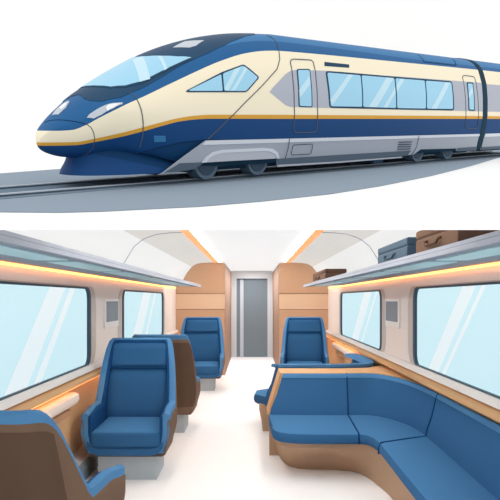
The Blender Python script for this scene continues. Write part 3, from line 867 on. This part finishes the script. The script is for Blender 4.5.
side('destination_slot', [(324.4, 62), (349, 64.6), (349, 67.8), (324.4, 66)], .0012, LINE)
# joints
def hitline(name, px, wd, m_):
    Q = []
    for a, b in zip(px[:-1], px[1:]):
        k = max(2, int(math.hypot(b[0]-a[0], b[1]-a[1])/2))
        for q in range(k): Q.append(hit(a[0]+(b[0]-a[0])*q/k, a[1]+(b[1]-a[1])*q/k)[0])
    Q.append(hit(*px[-1])[0])
    bm = bmesh.new(); tube(bm, Q, wd/2, 6); return link(name, bm, m_, car)
line('body_joint', [(266.5, 35.8), (271, 37.2), (274.8, 40.4), (278.4, 48.8), (279.6, 59.6), (277, 69), (264, 83.6), (246, 101.5), (228, 119.6), (207.6, 139.3)], .0015, .001, LINEG)
line('body_joint', [(130, 92), (136, 98), (140.8, 108.8), (142.9, 120.8), (142.7, 135), (140, 146), (137, 153)], .0015, .001, LINEG)
hitline('body_joint', [(87, 124.4), (91, 127.5), (93.5, 132), (94.8, 139), (93, 148), (87, 154), (80, 157)], .0014, LINEG)
line('lower_body_line', [(74, 157), (100, 158.2), (119, 156.5), (137, 153), (157.6, 147.6), (179, 142.8), (206, 139.6)], .0016, .001, LINEN)
def mirror(pl): return pl+[(a, -b) for a, b in pl[::-1] if abs(b) > 1e-4]
hitline('hood_joint', smooth_poly([(44.5, 122.6), (49, 120.6), (56, 119.8), (66, 120.2), (78, 122), (87, 124.4)]), .0014, LINEN)
side('marker_panel', [(153.8, 135.6), (165.3, 135.8), (165.8, 141.6), (154.2, 142)], .0012, ROOFL)
# windshield with dark surround, hatch and headlights: drawn in plan, symmetric about the centre line

dk = [(-.383, 0), (-.386, -.012), (-.390, -.026), (-.388, -.040), (-.381, -.052), (-.374, -.059), (-.35, -.070), (-.307, -.0765), (-.26, -.078), (-.194, -.078), (-.157, -.077), (-.115, -.073), (-.068, -.064), (0.0, -.047), (.015, -.03), (.02, 0)]
shell2d('windshield_surround', mirror(dk), 'top', .0010, ROOFD, car, .009)
wsp = [(-.362, 0), (-.360, -.022), (-.352, -.046), (-.333, -.062), (-.305, -.0715), (-.258, -.0745), (-.225, -.0765), (-.196, -.077), (-.214, -.065), (-.232, -.047), (-.246, -.023), (-.251, 0)]
glo = [(a+(.003 if a < -.3 else (-.0045 if a > -.253 and abs(b) < .07 else 0)), b*.965) for a, b in wsp]
shell2d('windshield_frame', mirror(wsp), 'top', .0016, LINE, car, .009)
wsh = shell2d('windshield', mirror(glo), 'top', .0022, GLS, car, .009)
for q in ([(132.5, 61.5), (143, 57.8), (150, 80), (139.5, 83)], [(158, 57.4), (161.5, 57.4), (167.3, 69.6), (164, 71.5)]):
    shell2d('pale_stripe', P_top(q), 'top', .0028, GLSL, wsh, .009, .0006)  # windshield reflections, painted pale like those on the side panes
shell2d('roof_hatch', P_top([(173, 48.2), (185, 42.3), (204, 41.2), (196, 46.4), (189, 48.3)]), 'top', .0018, LAMP, car, .008)
hl = P_top([(86.8, 118), (89.5, 114.6), (98, 109), (106, 105.2), (116, 103.2), (122.3, 102.7), (122.6, 104.2), (113, 108.8), (102, 114.6), (94, 118.6)])
hw = P_top([(106, 107.8), (108.5, 105.3), (118, 104), (120.8, 103.9), (114, 107.6), (107.5, 111.2)])
hl2 = P_top([(52.5, 115.4), (57, 109.6), (63, 104.6), (68.6, 101.4), (69.6, 102), (66, 108), (58.5, 114.8)])
hw2 = P_top([(60.5, 108.6), (64, 104.8), (67.6, 102.6), (66, 106.4), (61.6, 110)])
for a_, b_ in ((hl, hw), (hl2, hw2)):
    h_ = shell2d('headlight', a_, 'top', .0014, LAMP, car, .005)
    shell2d('lamp', b_, 'top', .0022, LAMPW, h_, .005)
# roof equipment cover
line('roof_cover', [(417.5, 54.8), (424, 62), (456, 65.4), (452.7, 59.5)], .0014, .001, LINEN)
# pilot under the nose
def planw(s, s0, s1, w, e=2.3): k = min(1, max(0, (s1-s)/(s1-s0))); return w*max(0, 1-k**e)**(1/e)
rows_ = []
PIL = [(.062, -.402, .060), (.050, -.404, .066), (.042, -.406, .072), (.034, -.409, .078), (.026, -.414, .084), (.0165, -.418, .087)]
for t_, s0, w in PIL:
    r = []
    ss = [s0+(-.245-s0)*(k/30)**2 for k in range(31)]
    r = [(s, -planw(s, s0, -.24, w)*(1 if s < -.24 else 1), t_) for s in ss]
    r += [(s, -y, t) for s, y, t in r[1:][::-1]]
    rows_.append(r)
bm = loft_closed(rows_)
PILM = mat('pilot_blue', '#1c477c', .5, .1, .02, 10)
bmesh.ops.recalc_face_normals(bm, faces=bm.faces[:])
fz = lambda c: c.z-(.052-(c.x+.39)*.24)
isocut(bm, fz)
for f in bm.faces: f.material_index = 1 if fz(f.calc_center_median()) > 0 else 0
link('pilot', bm, [PILM, DNAVY], car, smooth=True)
link('underframe', B(-.22, .87, -.08, .08, .014, .05, bev=.004), SLD2, car)
link('underframe', B(SG1+.01, 1.29, -.08, .08, .014, .05, bev=.004), SLD2, rcar)
# silver skirts: thick panels on the body side, with their lower lips
def P0(px): return P_side(px)
def skirt(name, px, off, m_, par=None, step=.01):
    return shell2d(name, [(a, max(b, .004)) for a, b in W_side(px)], 'sideflat', off, m_, par or car, step, .004)
def W_side(px, w=.106):
    out = []
    for x, y in px:
        r = ray(x, y); wi = w
        for _ in range(4):
            k = (O.dot(nn)+wi)/r.dot(nn); P = r*k; q = loc(P)
            if w > .1: wi = .003+float(np.interp(q[2], [-.01, .0204, .045, .074, .09, .116], [.098, .1004, .1055, .111, .1135, .115]))
        out.append((q[0], q[2]))
    return out
def surf_flat(s, t, off):
    w = float(np.interp(t, [-.01, .0204, .045, .074, .09, .116], [.098, .1004, .1055, .111, .1135, .115]))
    return Vector((s, -(w+off), t))
_old = shell2d
def shell_flat(name, poly, off, m_, par, step=.01, thick=.003):
    global surf_side
    keep = surf_side; surf_side = surf_flat
    o = shell2d(name, poly, 'side', off, m_, par, step, thick); surf_side = keep; return o
def sk(name, px, off, m_, par=None, thick=.003): return shell_flat(name, W_side(px), off, m_, par or car, .012, thick)
R287 = (287.5, 139); 
sk('side_skirt', [(206.5, 140.6), (287.3, 138.7), (475, 134), (479.6, 133.9), (476, 150.6), (457, 151.2), (457, 148.4), (421, 149.4), (414, 154.6), (340, 161), (278, 166), (277.5, 158.4), (240, 160.4), (204, 162.4), (190, 170), (162.8, 173.4), (184, 157)], .002, SILV)
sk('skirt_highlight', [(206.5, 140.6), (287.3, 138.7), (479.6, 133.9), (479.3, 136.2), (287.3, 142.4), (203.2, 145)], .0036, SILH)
sk('lower_valance', [(180.5, 163.2), (204, 162.4), (195, 168.8), (189.5, 169.8), (163.5, 173.2)], .0038, SKD)
sk('lower_valance', [(278, 158.8), (340, 154.8), (411, 150.6), (407, 155.6), (340, 161.2), (278, 164.6)], .0036, SKD)
sk('lower_valance', [(457.6, 148), (477, 146.8), (476, 150.4), (457.6, 151.4)], .0036, SKD)
sk('valance_edge', [(278, 165), (340, 161.2), (402, 156.6), (402, 157.8), (340, 162.8), (278, 166.8)], .0026, SILM)
fair = sk('bogie_fairing', [(203, 162.6), (207, 157.5), (213, 153.2), (222, 151.3), (262, 149.4), (270, 149.9), (275.5, 153), (277.5, 158.4), (240, 160.4)], .0045, SILM)
sk('fairing_rim', [(201.6, 162.6), (206, 156.6), (212.5, 152), (222, 149.8), (262, 147.8), (271.5, 148.6), (276.8, 152.3), (278.6, 158.4), (276.2, 158.4), (274, 154.2), (269, 151.5), (262, 150.9), (222, 152.8), (214, 154.7), (208.5, 158.5), (205.4, 162.4)], .0058, SILH, fair)
def fl_line(name, px, wd, m_, par=None, closed=False, off=.0045):
    pts = W_side(px); pts = pts+[pts[0]] if closed else pts
    bm = bmesh.new(); tube(bm, [surf_flat(a, b, off) for a, b in pts], wd/2, 5); return link(name, bm, m_, par or car)
fl_line('skirt_joint', [(289, 139), (288, 147), (285, 158.4)], .0014, LINE)
fl_line('access_panel', rnd([(292.5, 145), (312.8, 144), (310.5, 154), (290.5, 155)], 2), .0013, LINE, closed=True)
fl_line('skirt_joint', [(418.6, 136), (416.5, 146), (413, 152.5), (410, 155.6)], .0014, LINE)
for k in range(4):
    y0 = 142.2+k*2.35
    fl_line('vent_slat', [(398.4-.35*k, y0), (411.6-.5*k, y0-.45)], .0022, LINE)
# rear carriage skirt
s0 = SG1+.003
zt_, zb_ = W_side([(484, 133.8)])[0][1], W_side([(484, 149.8)])[0][1]
shell_flat('side_skirt', [(s0, zb_), (1.29, zb_), (1.29, zt_), (s0, zt_)], .002, SILV, rcar, .03)
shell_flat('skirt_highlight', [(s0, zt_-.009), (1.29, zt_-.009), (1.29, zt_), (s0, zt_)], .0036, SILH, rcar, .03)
shell_flat('lower_valance', [(s0, zb_), (1.29, zb_), (1.29, zb_+.008), (s0, zb_+.008)], .0036, SKD, rcar, .03)
# wheels
WRIM = mat('wheel_rim_slate', '#5f7487', .5, .2, .02, 20); WHUB = mat('wheel_disc_dark', '#3b5063', .5, .2, .02, 20)
def disc(name, s, y0, y1, r, m_, par, rc=.031):
    bm = bmesh.new(); prism(bm, [(s+r*math.cos(2*math.pi*k/40), rc+r*math.sin(2*math.pi*k/40)) for k in range(40)], 1, y0, y1)
    return link(name, bm, m_, par)
bogies = []
for pair in ((206.5, 257.8), (417.5, 447.5)):
    ss = []
    for px in pair:
        s = W_side([(px, 160)], .088)[0][0]; ss.append(s)
        for sg in (-1, 1):
            wv = disc('wheel', s, sg*.060, sg*.088, .0292 if pair[0] < 300 else .0292, WRIM, car, .0292)
            disc('wheel_disc', s, sg*.086, sg*.0895, .0225, WHUB, wv, .0292)
    bm = B(ss[0]-.01, ss[1]+.01, -.089, -.083, .022, .027); o = link('bogie_bar', bm, SKD, car)
    link('axle', B(ss[0]-.004, ss[0]+.004, -.06, .06, .0255, .0335), SLD2, car); link('axle', B(ss[1]-.004, ss[1]+.004, -.06, .06, .0255, .0335), SLD2, car)
link('equipment_box', B(*sorted([W_side([(376, 158)])[0][0], W_side([(384.5, 158)])[0][0]]), -.098, -.07, .006, .02), LINE, car)

# ================================================================== light and camera
w = bpy.data.worlds.new('World'); sc.world = w; w.use_nodes = True
bg = w.node_tree.nodes['Background']; bg.inputs[0].default_value = (1, 1, 1, 1); bg.inputs[1].default_value = 1.0
def lamp(name, kind, loc_, rot, en, **k):
    l = bpy.data.lights.new(name, kind); l.energy = en
    for a, b in k.items(): setattr(l, a, b)
    o = bpy.data.objects.new(name, l); C.objects.link(o); o.location = loc_; o.rotation_euler = rot; return o
lamp('vestibule_fill', 'AREA', (0, 15.9, HC-.02), (0, 0, 0), 60, shape='RECTANGLE', size=.2, size_y=3.6, color=(.97, .985, 1))  # added fill without a fixture, brightens the end door and cabinets
lamp('sun', 'SUN', (0, 0, 6), (math.radians(38), math.radians(-14), 0), .35, angle=.5)
cam = bpy.data.cameras.new('Camera'); co = bpy.data.objects.new('Camera', cam); C.objects.link(co); sc.camera = co
co.location = (0, 0, EYE); co.rotation_euler = (math.pi/2, 0, 0)
cam.sensor_width = 36; cam.lens = F/500*36; cam.shift_x = (250-PX)/500; cam.shift_y = (PY-250)/500
cam.clip_start = .05; cam.clip_end = 200
vs = sc.view_settings; vs.view_transform = 'Standard'; vs.look = 'None'; vs.gamma = 1; vs.exposure = 0.0; vs.use_curve_mapping = False
sc.cycles.max_bounces = 10; sc.cycles.diffuse_bounces = 6; sc.cycles.transparent_max_bounces = 12
